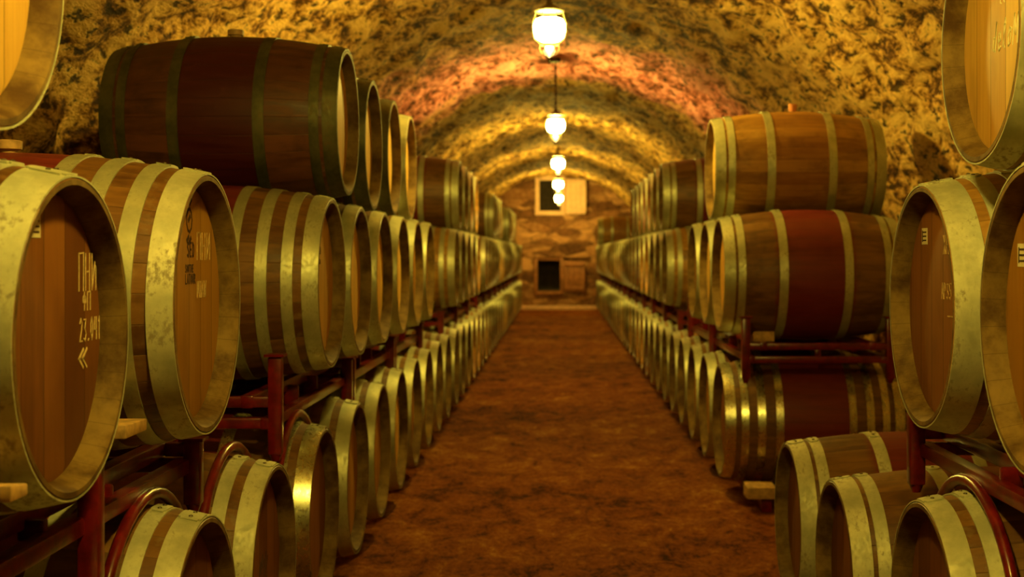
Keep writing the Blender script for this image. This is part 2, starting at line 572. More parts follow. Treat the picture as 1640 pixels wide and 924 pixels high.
wn_ = tag(empty('window_1', ((WIN[0] + WIN[1]) / 2, Y_END, WIN[2])), 'upper opening of the end wall with pale frame and open shutter', kind='structure')
def local_to(o, par):
    o.matrix_parent_inverse = par.matrix_world.inverted()
bpy.context.view_layer.update()
o = frame_of(WIN, 0.10, 0.12, M['frame_wood'], 'window_frame', wn_); local_to(o, wn_)
o = leaf(wx(906), wx(939), wz(343), wz(287), M['frame_wood'], 'shutter', wn_, -0.12); local_to(o, wn_)
dr_ = tag(empty('door_1', ((DOOR[0] + DOOR[1]) / 2, Y_END, DOOR[2])), 'low dark hatch at the foot of the end wall with open brown door', kind='structure')
bpy.context.view_layer.update()
o = frame_of(DOOR, 0.08, 0.11, M['door_wood'], 'door_frame', dr_); local_to(o, dr_)
o = leaf(wx(903), wx(937), wz(467), wz(418), M['door_wood'], 'door_leaf', dr_, -0.10); local_to(o, dr_)
bm = bmesh.new()
add_box(bm, (wx(900), Y_END - 0.05, wz(409)), (1.25, 0.14, 0.10), 0, 0.015)
tag(mesh_obj('trim_2', finish(bm, 'trim_2', M['masonry'])), 'long stone lintel above the low hatch', kind='structure')

# ------------------------------------------------------------------ lanterns
def lantern_meshes():
    g = bmesh.new()                       # six-sided tapered glass
    revolve_z(g, [(0.046, -0.064), (0.074, -0.046), (0.084, -0.010), (0.084, 0.026), (0.070, 0.056)], 6, 0, 0, True, True)
    glass = finish(g, 'lantern_glass', M['glow'], False)
    l = bmesh.new()
    revolve_z(l, [(0.008, -0.150), (0.022, -0.136), (0.030, -0.115), (0.022, -0.092)], 12, 0, 0, True, True)
    low = finish(l, 'lantern_bowl', M['glow_low'])
    f = bmesh.new()                       # iron cage of thin bars
    for k in range(6):
        a = 2 * PI * k / 6
        c, s = math.cos(a), math.sin(a)
        add_tube(f, [(0.051 * c, 0.051 * s, -0.075), (0.079 * c, 0.079 * s, -0.052), (0.089 * c, 0.089 * s, -0.012), (0.089 * c, 0.089 * s, 0.031), (0.073 * c, 0.073 * s, 0.088)], 0.0022, 6)
        add_tube(f, [(0.050 * c, 0.050 * s, -0.083), (0.054 * c, 0.054 * s, -0.105), (0.040 * c, 0.040 * s, -0.132), (0.010 * c, 0.010 * s, -0.155)], 0.003, 6)
    ring = lambda r, z, n=24: [(r * math.cos(2 * PI * k / n), r * math.sin(2 * PI * k / n), z) for k in range(n + 1)]
    add_tube(f, ring(0.053, -0.083), 0.003, 6)
    cage = finish(f, 'lantern_cage', M['iron'])
    t = bmesh.new()                       # cap with brim and finial
    revolve_z(t, [(0.078, 0.092), (0.084, 0.098), (0.05, 0.118), (0.02, 0.135), (0.012, 0.16), (0.016, 0.168), (0.005, 0.18)], 18, 0, 0, True, True)
    cap = finish(t, 'lantern_cap', M['iron'])
    b = bmesh.new()
    revolve_z(b, [(0.003, -0.185), (0.011, -0.172), (0.007, -0.16), (0.014, -0.152)], 12, 0, 0, True, True)
    fin = finish(b, 'lantern_finial', M['iron'])
    return glass, low, cage, cap, fin
LG = lantern_meshes()
names = {0: None, 1: 'nearest and largest of the glowing hanging lanterns, ornate bracket under its glass',
         2: 'second glowing lantern along the aisle, below the red brick vault',
         3: 'third glowing lantern along the aisle, just above the end wall window',
         4: 'fourth glowing lantern, at the top edge of the end wall window',
         5: 'farthest glowing lantern, low in front of the end wall window'}
for i, (lx, ly) in enumerate(LAMPS):
    e = empty('hanging_lantern', (lx, ly, LAMP_Z))
    lab = names.get(i) or 'lit lantern hanging just above the top edge of the picture'
    tag(e, lab, 'lantern', 'hanging lanterns along the aisle')
    for nm, me in zip(('glass', 'bowl', 'cage', 'cap', 'finial'), LG):
        mesh_obj(nm, me, e)
    top = VC + VR - LAMP_Z + 0.03
    bm = bmesh.new()
    add_tube(bm, [(0, 0, 0.175), (0, 0, top)], 0.007, 8)
    n = 5
    for k in range(n):
        z = 0.2 + (top - 0.24) * k / n
        add_tube(bm, [(0, 0, z), (0, 0, z + 0.03)], 0.012, 8)
    mesh_obj('rod', finish(bm, 'lantern_rod', M['iron']), e)
    bm = bmesh.new()
    revolve_z(bm, [(0.05, top - 0.05), (0.045, top - 0.03), (0.055, top)], 16, 0, 0, True, True)
    mesh_obj('ceiling_plate', finish(bm, 'lantern_plate', M['iron']), e)

# ------------------------------------------------------------------ barrels
L = 0.90
CROZE = 0.042
class Kind:
    pass
def make_kind(key, rh, rb, hoops, seg=72):
    """hoops: (start, end) distances from the end of the barrel, per half"""
    K = Kind(); K.rh, K.rb, K.key = rh, rb, key
    hl = L / 2
    def r(x): return rb - (rb - rh) * (abs(x) / hl) ** 2
    K.r = r
    def body_prof():
        ri = rh - 0.024
        out = [(-hl + CROZE + 0.02, ri - 0.004), (-hl + CROZE, ri - 0.002), (-hl + 0.006, rh - 0.016), (-hl, rh - 0.012), (-hl, rh - 0.003), (-hl + 0.003, rh)]
        n = 22
        for k in range(1, n):
            x = -hl + L * k / n
            out.append((x, r(x)))
        out += [(-x, rr) for x, rr in out[:6][::-1]]
        return out
    K.prof = body_prof()
    K.hoops = hoops
    K.body = {}
    def body_mesh(mat):
        if mat not in K.body:
            bm = bmesh.new(); revolve_x(bm, K.prof, seg)
            bm.faces.ensure_lookup_table()
            nseg = len(K.prof) - 1
            for q, f in enumerate(bm.faces):
                if q // seg < 4 or q // seg >= nseg - 4: f.material_index = 1
            K.body[mat] = finish(bm, key + '_body', [M[mat], M['chime']], True, 35)
        return K.body[mat]
    K.body_mesh = body_mesh
    K.headm = {}
    def head_mesh(mat):
        if mat not in K.headm:
            bm = bmesh.new()
            ri = rh - 0.0255
            xf = hl - CROZE
            revolve_x(bm, [(xf - 0.022, 0.0001), (xf - 0.022, ri), (xf - 0.003, ri), (xf, ri - 0.012), (xf, 0.0001)], 64)
            bmesh.ops.remove_doubles(bm, verts=bm.verts, dist=0.0004)
            K.headm[mat] = finish(bm, key + '_head', M[mat], True, 25)
        return K.headm[mat]
    K.head_mesh = head_mesh
    K.hoopm = {}
    def hoop_mesh(i, mat, lap=True):
        k = (i, mat, lap)
        if k not in K.hoopm:
            a, b = hoops[i]
            bm = bmesh.new()
            n = 4
            xs = [hl - b + (b - a) * q / n for q in range(n + 1)]
            th = 0.0035
            outer = [(x, r(x) + th) for x in xs]
            inner = [(x, r(x) + 0.0003) for x in xs[::-1]]
            if a < 0.01:
                inner = [(x, max(rr, rh + 0.0003)) for x, rr in inner]
            revolve_x(bm, outer + inner, seg, 0, True)
            if lap:                        # riveted overlap of the hoop, on top of the barrel
                w0, w1 = xs[0] + 0.0015, xs[-1] - 0.0015
                a0, a1 = math.radians(90 - 9 - 3 * i), math.radians(90 + 5 - 3 * i)
                m = 8
                for q in range(m):
                    t0, t1 = a0 + (a1 - a0) * q / m, a0 + (a1 - a0) * (q + 1) / m
                    nar = 0.75 if q in (0, m - 1) else 1.0
                    xc, hw = (w0 + w1) / 2, (w1 - w0) / 2 * nar
                    ro = lambda x: r(x) + 0.0068
                    ri2 = lambda x: r(x) + 0.003
                    vs = []
                    for tt in (t0, t1):
                        for x, f in ((xc - hw, ro), (xc + hw, ro), (xc + hw, ri2), (xc - hw, ri2)):
                            vs.append(bm.verts.new((x, f(x) * math.cos(tt), f(x) * math.sin(tt))))
                    for quad in ((0, 1, 5, 4), (1, 2, 6, 5), (3, 0, 4, 7), (0, 3, 2, 1), (4, 5, 6, 7)):
                        bm.faces.new([vs[z] for z in quad])
                for tt in (a0 + (a1 - a0) * 0.25, a0 + (a1 - a0) * 0.75):
                    xc = (w0 + w1) / 2
                    rr = r(xc) + 0.0068
                    nrm = Vector((0, math.cos(tt), math.sin(tt)))
                    tg = Vector((0, -math.sin(tt), math.cos(tt)))
                    c0 = Vector((xc, 0, 0)) + nrm * rr
                    s = 0.0055
                    ringb = [bm.verts.new(c0 + Vector((1, 0, 0)) * s * math.cos(u * PI / 4) + tg * s * math.sin(u * PI / 4)) for u in range(8)]
                    ringt = [bm.verts.new(c0 + nrm * 0.0025 + (Vector((1, 0, 0)) * math.cos(u * PI / 4) + tg * math.sin(u * PI / 4)) * s * 0.7) for u in range(8)]
                    for u in range(8):
                        bm.faces.new((ringb[u], ringb[(u + 1) % 8], ringt[(u + 1) % 8], ringt[u])).material_index = 1
                    bm.faces.new(ringt).material_index = 1
            K.hoopm[k] = finish(bm, key + '_hoop', [M[mat], M['rivet']], True, 35)
        return K.hoopm[k]
    K.hoop_mesh = hoop_mesh
    K.far = {}
    def far_mesh(bmat, hmat, smat):
        k = (bmat, hmat, smat)
        if k not in K.far:
            bm = bmesh.new()
            sg = 36
            revolve_x(bm, K.prof[::1], sg, 0)
            for s in (-1, 1):
                xf = s * (hl - CROZE)
                vs = [bm.verts.new((xf, (rh - 0.026) * math.cos(2 * PI * q / sg), (rh - 0.026) * math.sin(2 * PI * q / sg))) for q in range(sg)]
                bm.faces.new(vs if s > 0 else vs[::-1]).material_index = 1
                for a, b in hoops:
                    x0, x1 = s * (hl - b), s * (hl - a)
                    revolve_x(bm, [(x0, r(x0)), (x0, r(x0) + 0.004), (x1, r(x1) + 0.004), (x1, r(x1) - 0.004)], sg, 2)
            K.far[k] = finish(bm, key + '_far', [M[bmat], M[hmat], M[smat]], True, 35)
        return K.far[k]
    K.far_mesh = far_mesh
    bm = bmesh.new()
    revolve_z(bm, [(0.019, 0.0), (0.022, 0.014), (0.031, 0.016), (0.032, 0.034), (0.028, 0.036)], 18, 0, 0, True, True)
    K.bung = finish(bm, key + '_bung', M['bung'])
    bm = bmesh.new()
    revolve_z(bm, [(0.017, 0.0), (0.024, 0.03), (0.025, 0.045), (0.021, 0.05), (0.010, 0.049), (0.008, 0.04)], 18, 0, 0, True, True)
    K.bung2 = finish(bm, key + '_silicone_bung', M['silicone'])
    return K

H8 = [(0.0005, 0.052), (0.080, 0.116), (0.160, 0.198), (0.250, 0.286)]
H8W = [(0.0005, 0.070), (0.096, 0.132), (0.170, 0.206), (0.250, 0.286)]
H6 = [(0.0005, 0.055), (0.068, 0.104), (0.268, 0.310)]
K8 = make_kind('eight_hoop', 0.285, 0.335, H8)
K8W = make_kind('broad_hoop', 0.285, 0.335, H8W)
H6G = [(0.0005, 0.052), (0.080, 0.116), (0.262, 0.300)]
K6G = make_kind('gapped_six_hoop', 0.285, 0.335, H6G)
KW1 = make_kind('broad_chime', 0.268, 0.318, H8W)
K6 = make_kind('six_hoop', 0.265, 0.315, H6)
K6B = make_kind('large_six_hoop', 0.285, 0.335, H6)
KS = make_kind('small_hoop', 0.268, 0.310, H6)

# chalk strokes -------------------------------------------------------------
GLYPH = {
    'П': [[(0, 0), (0, 1), (.8, 1.02), (.78, 0)]], 'Н': [[(0, 0), (0, 1)], [(.7, 0), (.7, 1)], [(0, .5), (.7, .52)]],
    'И': [[(0, 1), (0, 0), (.7, 1), (.7, 0)]], 'I': [[(.2, 0), (.2, 1)]],
    'Ф': [[(.4, 0), (.4, 1)], [(.4, .85), (.05, .7), (.05, .45), (.4, .35), (.75, .45), (.75, .7), (.4, .85)]],
    '2': [[(0, .8), (.3, 1), (.6, .8), (.5, .5), (0, 0), (.7, 0)]], '3': [[(0, .95), (.6, .95), (.25, .55), (.65, .3), (.35, 0), (0, .1)]],
    '0': [[(.35, 1), (.05, .7), (.05, .3), (.35, 0), (.65, .3), (.65, .7), (.35, 1)]], '4': [[(.1, 1), (0, .45), (.65, .45)], [(.6, 1), (.6, 0)]],
    '1': [[(.1, .8), (.3, 1), (.3, 0)]], '5': [[(.6, 1), (.1, 1), (.05, .55), (.5, .6), (.6, .25), (.3, 0), (0, .1)]],
    '<': [[(.75, 1), (0, .5), (.7, 0)]], '.': [[(.1, 0), (.2, .06)]],
    'A': [[(0, 0), (.35, 1), (.7, 0)], [(.12, .35), (.58, .35)]], 'P': [[(0, 0), (0, 1), (.55, .9), (.55, .55), (0, .45)]],
    'L': [[(0, 1), (0, 0), (.6, 0)]], 'T': [[(0, 1), (.8, 1)], [(.4, 1), (.4, 0)]], 'O': [[(.35, 1), (.05, .7), (.05, .3), (.35, 0), (.65, .3), (.65, .7), (.35, 1)]],
    'U': [[(0, 1), (.05, .2), (.35, 0), (.6, .2), (.65, 1)]], 'R': [[(0, 0), (0, 1), (.55, .9), (.55, .55), (0, .5), (.65, 0)]],
    'M': [[(0, 0), (.1, 1), (.4, .3), (.7, 1), (.8, 0)]], 'W': [[(0, 1), (.2, 0), (.4, .8), (.6, 0), (.8, 1)]],
    'Ж': [[(0, 1), (.8, 0)], [(0, 0), (.8, 1)], [(.4, 0), (.4, 1)]], 'В': [[(0, 0), (0, 1), (.5, .85), (.1, .55), (.6, .3), (0, 0)]],
    'e': [[(.05, .3), (.5, .35), (.4, .6), (.1, .55), (.05, .2), (.3, 0), (.55, .1)]], 'l': [[(.05, .1), (.35, .8), (.25, 1), (.12, .8), (.2, .1), (.4, 0)]],
    'o': [[(.3, .6), (.05, .35), (.15, .02), (.45, .1), (.5, .45), (.3, .6), (.6, .55)]], 'd': [[(.45, .5), (.1, .5), (.05, .1), (.4, .05), (.5, 1), (.5, 0)]],
    '-': [[(0, .5), (.8, .5)]], ' ': [], 'c': [[(.5, .55), (.1, .5), (.05, .1), (.45, .02)]], 'N': [[(0, 0), (0, 1), (.6, 0), (.6, 1)]], 'H': [[(0, 0), (0, 1)], [(.7, 0), (.7, 1)], [(0, .5), (.7, .52)]],
    'E': [[(.6, 1), (0, 1), (0, 0), (.6, 0)], [(0, .5), (.5, .5)]], 'S': [[(.6, .9), (.2, 1), (.05, .7), (.55, .35), (.4, 0), (0, .1)]], 'D': [[(0, 0), (0, 1), (.5, .8), (.6, .4), (.4, .05), (0, 0)]],
}
def stroke(bm, p, q, xf, w, rise):
    d = Vector((0, q[0] - p[0], q[1] - p[1]))
    ln = d.length
    if ln < 1e-6: return
    d /= ln
    nrm = Vector((0, -d.z, d.y)) * w / 2
    a = Vector((xf, p[0], p[1])) - d * w * 0.4
    b = Vector((xf, q[0], q[1])) + d * w * 0.4
    lo = [bm.verts.new(v) for v in (a - nrm, b - nrm, b + nrm, a + nrm)]
    up = [bm.verts.new(v.co + Vector((rise, 0, 0))) for v in lo]
    bm.faces.new(up)
    for k in range(4): bm.faces.new((lo[k], lo[(k + 1) % 4], up[(k + 1) % 4], up[k]))
def write(bm, text, y, z, h, w, xf, adv=1.0, wid=0.85, slant=0.0, rise=0.0012):
    for ch in text:
        for pl in GLYPH.get(ch, []):
            pts = [(y + (u * wid + slant * v) * h * 0.7, z + v * h) for u, v in pl]
            for p, q in zip(pts, pts[1:]): stroke(bm, p, q, xf, w, rise)
        y += h * 0.7 * adv if ch not in '.I' else h * 0.35
def writing(parent, rows, mat, name, label, K):
    bm = bmesh.new()
    xf = L / 2 - CROZE - 0.0002
    for r_ in rows: write(bm, *r_[:5], xf, **(r_[5] if len(r_) > 5 else {}))
    o = mesh_obj(name, finish(bm, name, M[mat], False), parent, (0, 0, K.rb))
    o['label'] = label
    return o
def sticker(parent, y, z, wdt, hgt, K, label='pale paper sticker'):
    bm = bmesh.new()
    xf = L / 2 - CROZE
    add_box(bm, (xf + 0.0004, y, z), (0.001, wdt, hgt), 0)
    for k in range(3):
        add_box(bm, (xf + 0.0012, y + 0.05 * wdt, z + hgt * (0.25 - 0.25 * k)), (0.0006, wdt * 0.6, hgt * 0.09), 1)
    add_box(bm, (xf + 0.0012, y - 0.34 * wdt, z), (0.0006, wdt * 0.1, hgt * 0.7), 1)
    o = mesh_obj('sticker', finish(bm, 'sticker', [M['paper'], M['stamp']], False), parent, (0, 0, K.rb))
    o['label'] = label
    return o

def barrel(side, a, y, zc, K, label, group, body='stave', head='head', hoop='hoop', detail=True, bung=None, roll=None, tilt=0.0, chime=None):
    """side -1 left / +1 right of the aisle; a: distance of the front end from the aisle axis; zc: axis height above the floor"""
    cx = side * (a + L / 2)
    rz = (0.0 if side < 0 else PI) + tilt
    roll = random.uniform(-0.16, 0.16) if roll is None else roll
    if not detail:
        o = mesh_obj('wine_barrel', K.far_mesh(body, head, hoop), None, (cx, y, zc), (roll, 0, rz))
        return tag(o, label, 'barrel', group)
    e = empty('wine_barrel', (cx, y, zc - K.rb), rz)
    tag(e, label, 'barrel', group)
    at = (0, 0, K.rb)
    mesh_obj('body', K.body_mesh(body), e, at, (roll, 0, 0))
    mesh_obj('head', K.head_mesh(head), e, at, (0, 0, 0))
    mesh_obj('head', K.head_mesh(head), e, at, (0, 0, PI))
    for s in (0, 1):
        for i in range(len(K.hoops)):
            mt = chime if (chime and i == 0 and s == 0) else hoop
            mesh_obj('hoop', K.hoop_mesh(i, mt), e, at, (roll if s == 0 else -roll, 0, s * PI))
    if bung:
        bo = mesh_obj('bung', K.bung if bung == 'wood' else K.bung2, e, (0.0, 0.0, 2 * K.rb - 0.008))
    return e

ORD = ['first', 'second', 'third', 'fourth', 'fifth', 'sixth', 'seventh', 'eighth', 'ninth', 'tenth', 'eleventh', 'twelfth', 'thirteenth', 'fourteenth', 'fifteenth',
       'sixteenth', 'seventeenth', 'eighteenth', 'nineteenth', 'twentieth', 'twenty-first', 'twenty-second', 'twenty-third', 'twenty-fourth', 'twenty-fifth', 'twenty-sixth',
       'twenty-seventh', 'twenty-eighth', 'twenty-ninth', 'thirtieth', 'thirty-first', 'thirty-second', 'thirty-third', 'thirty-fourth', 'thirty-fifth', 'thirty-sixth', 'thirty-seventh',
       'thirty-eighth', 'thirty-ninth', 'fortieth', 'forty-first']

ZB, ZM, ZT = H - 0.865, H - 0.105, H + 0.465
DETAIL_TO = 12.0
PITCH = 0.712
placed = {}

def row(side, tier, items):
    """items: list of dicts, nearest first"""
    sname = 'left' if side < 0 else 'right'
    g = {'bottom': 'barrels of the bottom row on the %s', 'middle': 'barrels of the middle row on the %s', 'top': 'barrels of the top row on the %s'}[tier] % sname
    objs = []
    for i, it in enumerate(items):
        it = dict(it)
        y = it.pop('y')
        lab = it.pop('label', None) or 'oak barrel, %s along the %s %s row counting from the front' % (ORD[i], sname, tier)
        K = it.pop('K', K8)
        a = it.pop('a', 0.77 if side < 0 else 0.84)
        zc = it.pop('zc', {'bottom': ZB - 0.335 + K.rb, 'middle': ZM - 0.335 + K.rb, 'top': ZT}[tier])
        objs.append(barrel(side, a, y, zc, K, lab, g, detail=y < DETAIL_TO, **it))
    placed[(side, tier)] = objs
    return objs

def seq(y0, y1, pitch=PITCH, top=False):
    out = []
    y = y0
    while y <= y1 + 1e-6:
        d = dict(y=y)
        u = random.random()
        if top:
            d['K'] = K6
            d['head'] = random.choice(['head_gold', 'head_gold', 'head'])
        else:
            d['K'] = K8 if u < 0.7 else K6B
            d['head'] = random.choice(['head', 'head', 'head_red', 'head_gold'])
        d['body'] = random.choice(['stave', 'stave', 'stave_dark', 'stave_gold'])
        out.append(d)
        y += pitch
    return out

# --- left side
LB0 = 10.30
left_bottom = [
    dict(y=1.48, label='oak barrel on the floor just outside the left edge, second nearest the camera'),
    dict(y=2.21, label='oak barrel on the floor under the chalk-marked barrel, just below the picture'),
    dict(y=2.94, K=K6G, label='oak barrel on the floor at the bottom left corner, red tube arched over it', body='stave', head='head_red', hoop='hoop_pale', roll=0.06),
    dict(y=3.67, K=K6G, label='floor barrel with dark stamp marks, two riveted plates on its pale hoops', body='stave', head='head_red', hoop='hoop_pale', roll=0.04),
    dict(y=4.45, K=K6G, label='floor barrel on the left whose polished chime hoop has a bright glint', body='stave', head='head_red', hoop='hoop_shiny', roll=-0.02),
    dict(y=5.20), dict(y=5.92, head='head'), dict(y=6.635, head='head_gold'), dict(y=7.35), dict(y=8.065), dict(y=8.78), dict(y=9.49)] + seq(LB0, 29.4)
row(-1, 'bottom', left_bottom)

left_middle = [
    dict(y=1.56, a=0.81, label='oak barrel just outside the left edge, nearer than the chalk-marked one'),
    dict(y=2.25, a=0.805, zc=H - 0.140, K=KW1, label='large left barrel with chalk letters and double arrow on its brown head', body='stave', head='head_red', hoop='hoop_pale', roll=0.1),
    dict(y=2.985, a=0.773, zc=H - 0.110, K=K8, label='left barrel with dark branded stamp on its yellow-brown head, wooden bung on top', body='stave', head='head', hoop='hoop', chime='hoop_pale', bung='wood', roll=0.05),
    dict(y=4.60, zc=H - 0.098, label='left middle barrel with four pale hoops across its side, beside the rack gap', body='stave', head='head_gold', hoop='hoop', bung='wood'),
    dict(y=5.28, label='middle row barrel right behind the four-hooped one, beneath two top barrels', body='stave', head='head_gold'),
    dict(y=6.00, head='head_gold'), dict(y=6.72, head='head_gold'), dict(y=7.43), dict(y=8.14),
] + seq(LB0, 13.6) + seq(LB0 + 6 * PITCH, 29.4)
mids_l = row(-1, 'middle', left_middle)

left_top = [
    dict(y=1.925, a=0.805, K=K6, zc=H + 0.448, label='cropped barrel in the upper left corner with golden head', body='stave_gold', head='head_gold', hoop='hoop_pale'),
    dict(y=4.98, a=0.775, K=K6, zc=H + 0.488, label='dark wine-stained barrel lying broadside on top at the left, dark hoops', body='stave_dark', head='head_gold', hoop='hoop_dark', bung='wood', roll=0.0),
    dict(y=5.64, K=K6, zc=H + 0.455, label='top row barrel just behind the dark wine-stained one', body='stave', head='head_gold', hoop='hoop_dark'),
    dict(y=6.36, K=K6, zc=H + 0.455, body='stave', head='head_gold', hoop='hoop_dark'),
    dict(y=7.075, K=K6, zc=H + 0.455, body='stave_gold', head='head_gold', hoop='hoop'),
] + seq(LB0 + PITCH / 2, 13.1, top=True) + seq(LB0 + 8.5 * PITCH, 18.5, top=True) + seq(LB0 + 15.5 * PITCH, 25.2, top=True)
broadside = row(-1, 'top', left_top)[1]
broadside.scale = (0.93, 1, 1)          # a stubbier barrel than its neighbours
broadside.location.x = -(0.775 + 0.93 * L / 2)

# --- right side
RB0 = 7.00
right_bottom = [
    dict(y=3.12, a=0.845, K=K6G, zc=ZB, label='floor barrel at the lower right with a bent red tube above it', body='stave', head='head_red', hoop='hoop_pale', roll=0.10),
    dict(y=3.90, a=0.800, K=KS, zc=H - 0.930, label='floor barrel at the lower right with big rivets on its chime hoop', body='stave', head='head_red', hoop='hoop_pale', roll=0.20),
    dict(y=4.68, a=0.800, K=KS, zc=H - 0.930, label='red-bellied floor barrel beside the aisle, last before the dark gap', body='stave', head='head_red', hoop='hoop_pale', roll=0.05),
    dict(y=RB0, label='right floor barrel with shining hoops and dark red belly under the rack frame', body='stave', head='head_red', hoop='hoop_shiny', roll=0.0),
] + seq(RB0 + PITCH, 29.4)
row(1, 'bottom', right_bottom)

right_middle = [
    dict(y=2.45, a=0.860, zc=H - 0.120, K=K8W, label='barrel cropped by the right edge, paper sticker on its brown head', body='stave', head='head', hoop='hoop_pale'),
    dict(y=3.20, a=0.862, zc=H - 0.124, K=K8W, label='right barrel with small paper sticker and faint chalk on its dark head', body='stave_gold', head='head_red', hoop='hoop_pale', roll=0.0),
    dict(y=6.95, a=0.83, K=K6B, label='right middle barrel lying broadside with wine-red belly, above the red rack frame', body='stave', head='head_gold', hoop='hoop', roll=0.0),
    dict(y=7.68, head='head_gold'), dict(y=8.40, head='head'), 
] + seq(RB0 + 5 * PITCH, 29.4)
mids_r = row(1, 'middle', right_middle)

right_top = [
    dict(y=2.83, a=0.885, K=K6, zc=H + 0.458, label='cropped barrel in the upper right corner with chalk script on golden head', body='stave_gold', head='head_gold', hoop='hoop_pale'),
    dict(y=7.315, a=0.83, K=K6, zc=H + 0.460, label='golden-brown barrel alone on top at the right, orange bung on its belly', body='stave_gold', head='head_gold', hoop='hoop', bung='silicone', roll=0.0),
] + seq(RB0 + 5.5 * PITCH, 15.6, top=True) + [dict(y=RB0 + 29.5 * PITCH, K=K6, body='stave_gold', head='head_gold', label='golden barrel alone on the right top row near the end wall')]
row(1, 'top', right_top)

# --- marks on the heads
b1, b2 = mids_l[1], mids_l[2]
writing(b1, [('ПНИ', 0.125, 0.075, 0.066, 0.0028, dict(adv=0.72, wid=0.62)), ('ФП', 0.145, 0.040, 0.032, 0.0028),
             ('23.041', 0.130, -0.015, 0.040, 0.0026, dict(adv=0.72, wid=0.6)), ('<<', 0.125, -0.062, 0.032, 0.0048, dict(adv=0.8, wid=1.3))], 'chalk', 'chalk_writing', 'pale chalk writing', KW1)
sticker(b1, -0.075, 0.185, 0.045, 0.036, KW1)
writing(b2, [('ПНИ', 0.05, 0.098, 0.060, 0.0035), ('MIAW', 0.05, 0.012, 0.036, 0.003, dict(adv=0.9))], 'chalk_faint', 'chalk_writing', 'rubbed pale chalk letters', K8)
def crest(bm, y, z, xf):
    for k in range(9):
        a0, a1 = 2 * PI * k / 9, 2 * PI * (k + 1) / 9
        stroke(bm, (y + .022 * math.cos(a0), z + .026 * math.sin(a0)), (y + .022 * math.cos(a1), z + .026 * math.sin(a1)), xf, 0.006, 0.0008)
    for dy, dz in ((-.01, .04), (.01, .038), (0, 0), (-.012, -.045), (.006, -.048)):
        stroke(bm, (y + dy - .006, z + dz), (y + dy + .006, z + dz + .008), xf, 0.010, 0.0008)
bm = bmesh.new(); xf = L / 2 - CROZE - 0.0002
crest(bm, -0.015, 0.185, xf)
write(bm, 'SED', -0.03, 0.105, 0.03, 0.005, xf, rise=0.0008)
write(bm, 'SOUTHEC', -0.045, 0.070, 0.016, 0.003, xf, rise=0.0008)
write(bm, 'LATOUR', -0.045, 0.045, 0.020, 0.0035, xf, rise=0.0008)
o = mesh_obj('brand_stamp', finish(bm, 'brand_stamp', M['stamp'], False), b2, (0, 0, K8.rb)); o['label'] = 'dark branded stamp'
for q, (zz) in ((3, 0.10), (4, 0.09), (5, 0.09)):
    bm = bmesh.new()
    write(bm, 'SED', -0.04, zz, 0.022, 0.005, xf, rise=0.0008); write(bm, 'LAT', -0.03, zz - 0.035, 0.014, 0.003, xf, rise=0.0008)
    o = mesh_obj('brand_stamp', finish(bm, 'brand_stamp', M['stamp'], False), mids_l[q], (0, 0, K8.rb)); o['label'] = 'dark branded stamp'
r0, r1 = mids_r[0], mids_r[1]
sticker(r1, -0.105, 0.168, 0.048, 0.040, K8W)
sticker(r0, -0.155, 0.118, 0.050, 0.045, K8W)
writing(r1, [('ЖНВ', 0.055, 0.125, 0.042, 0.003, dict(adv=0.85)), ('AP35', 0.040, 0.020, 0.036, 0.003, dict(adv=0.85)), ('-', 0.09, -0.045, 0.05, 0.003, dict(wid=1.6))], 'chalk_faint', 'chalk_writing', 'faint chalk writing', K8W)
writing(placed[(1, 'top')][0], [('deloM', -0.03, -0.03, 0.060, 0.0045, dict(adv=0.75, slant=0.25))], 'chalk_bright', 'chalk_writing', 'cursive chalk script', K6)
writing(placed[(1, 'top')][0], [('cl', 0.02, 0.065, 0.03, 0.003)], 'chalk_bright', 'chalk_writing', 'small chalk letters above the script', K6)
bm = bmesh.new()
for k in range(5):
    stroke(bm, (-0.02 + 0.022 * k, -0.02 + 0.012 * (k % 3)), (0.0 + 0.022 * k, 0.02 + 0.016 * (k % 2)), xf, 0.008, 0.0008)
o = mesh_obj('brand_stamp', finish(bm, 'brand_stamp', M['stamp'], False), placed[(-1, 'bottom')][3], (0, 0, K8.rb)); o['label'] = 'dark smudged stamp'

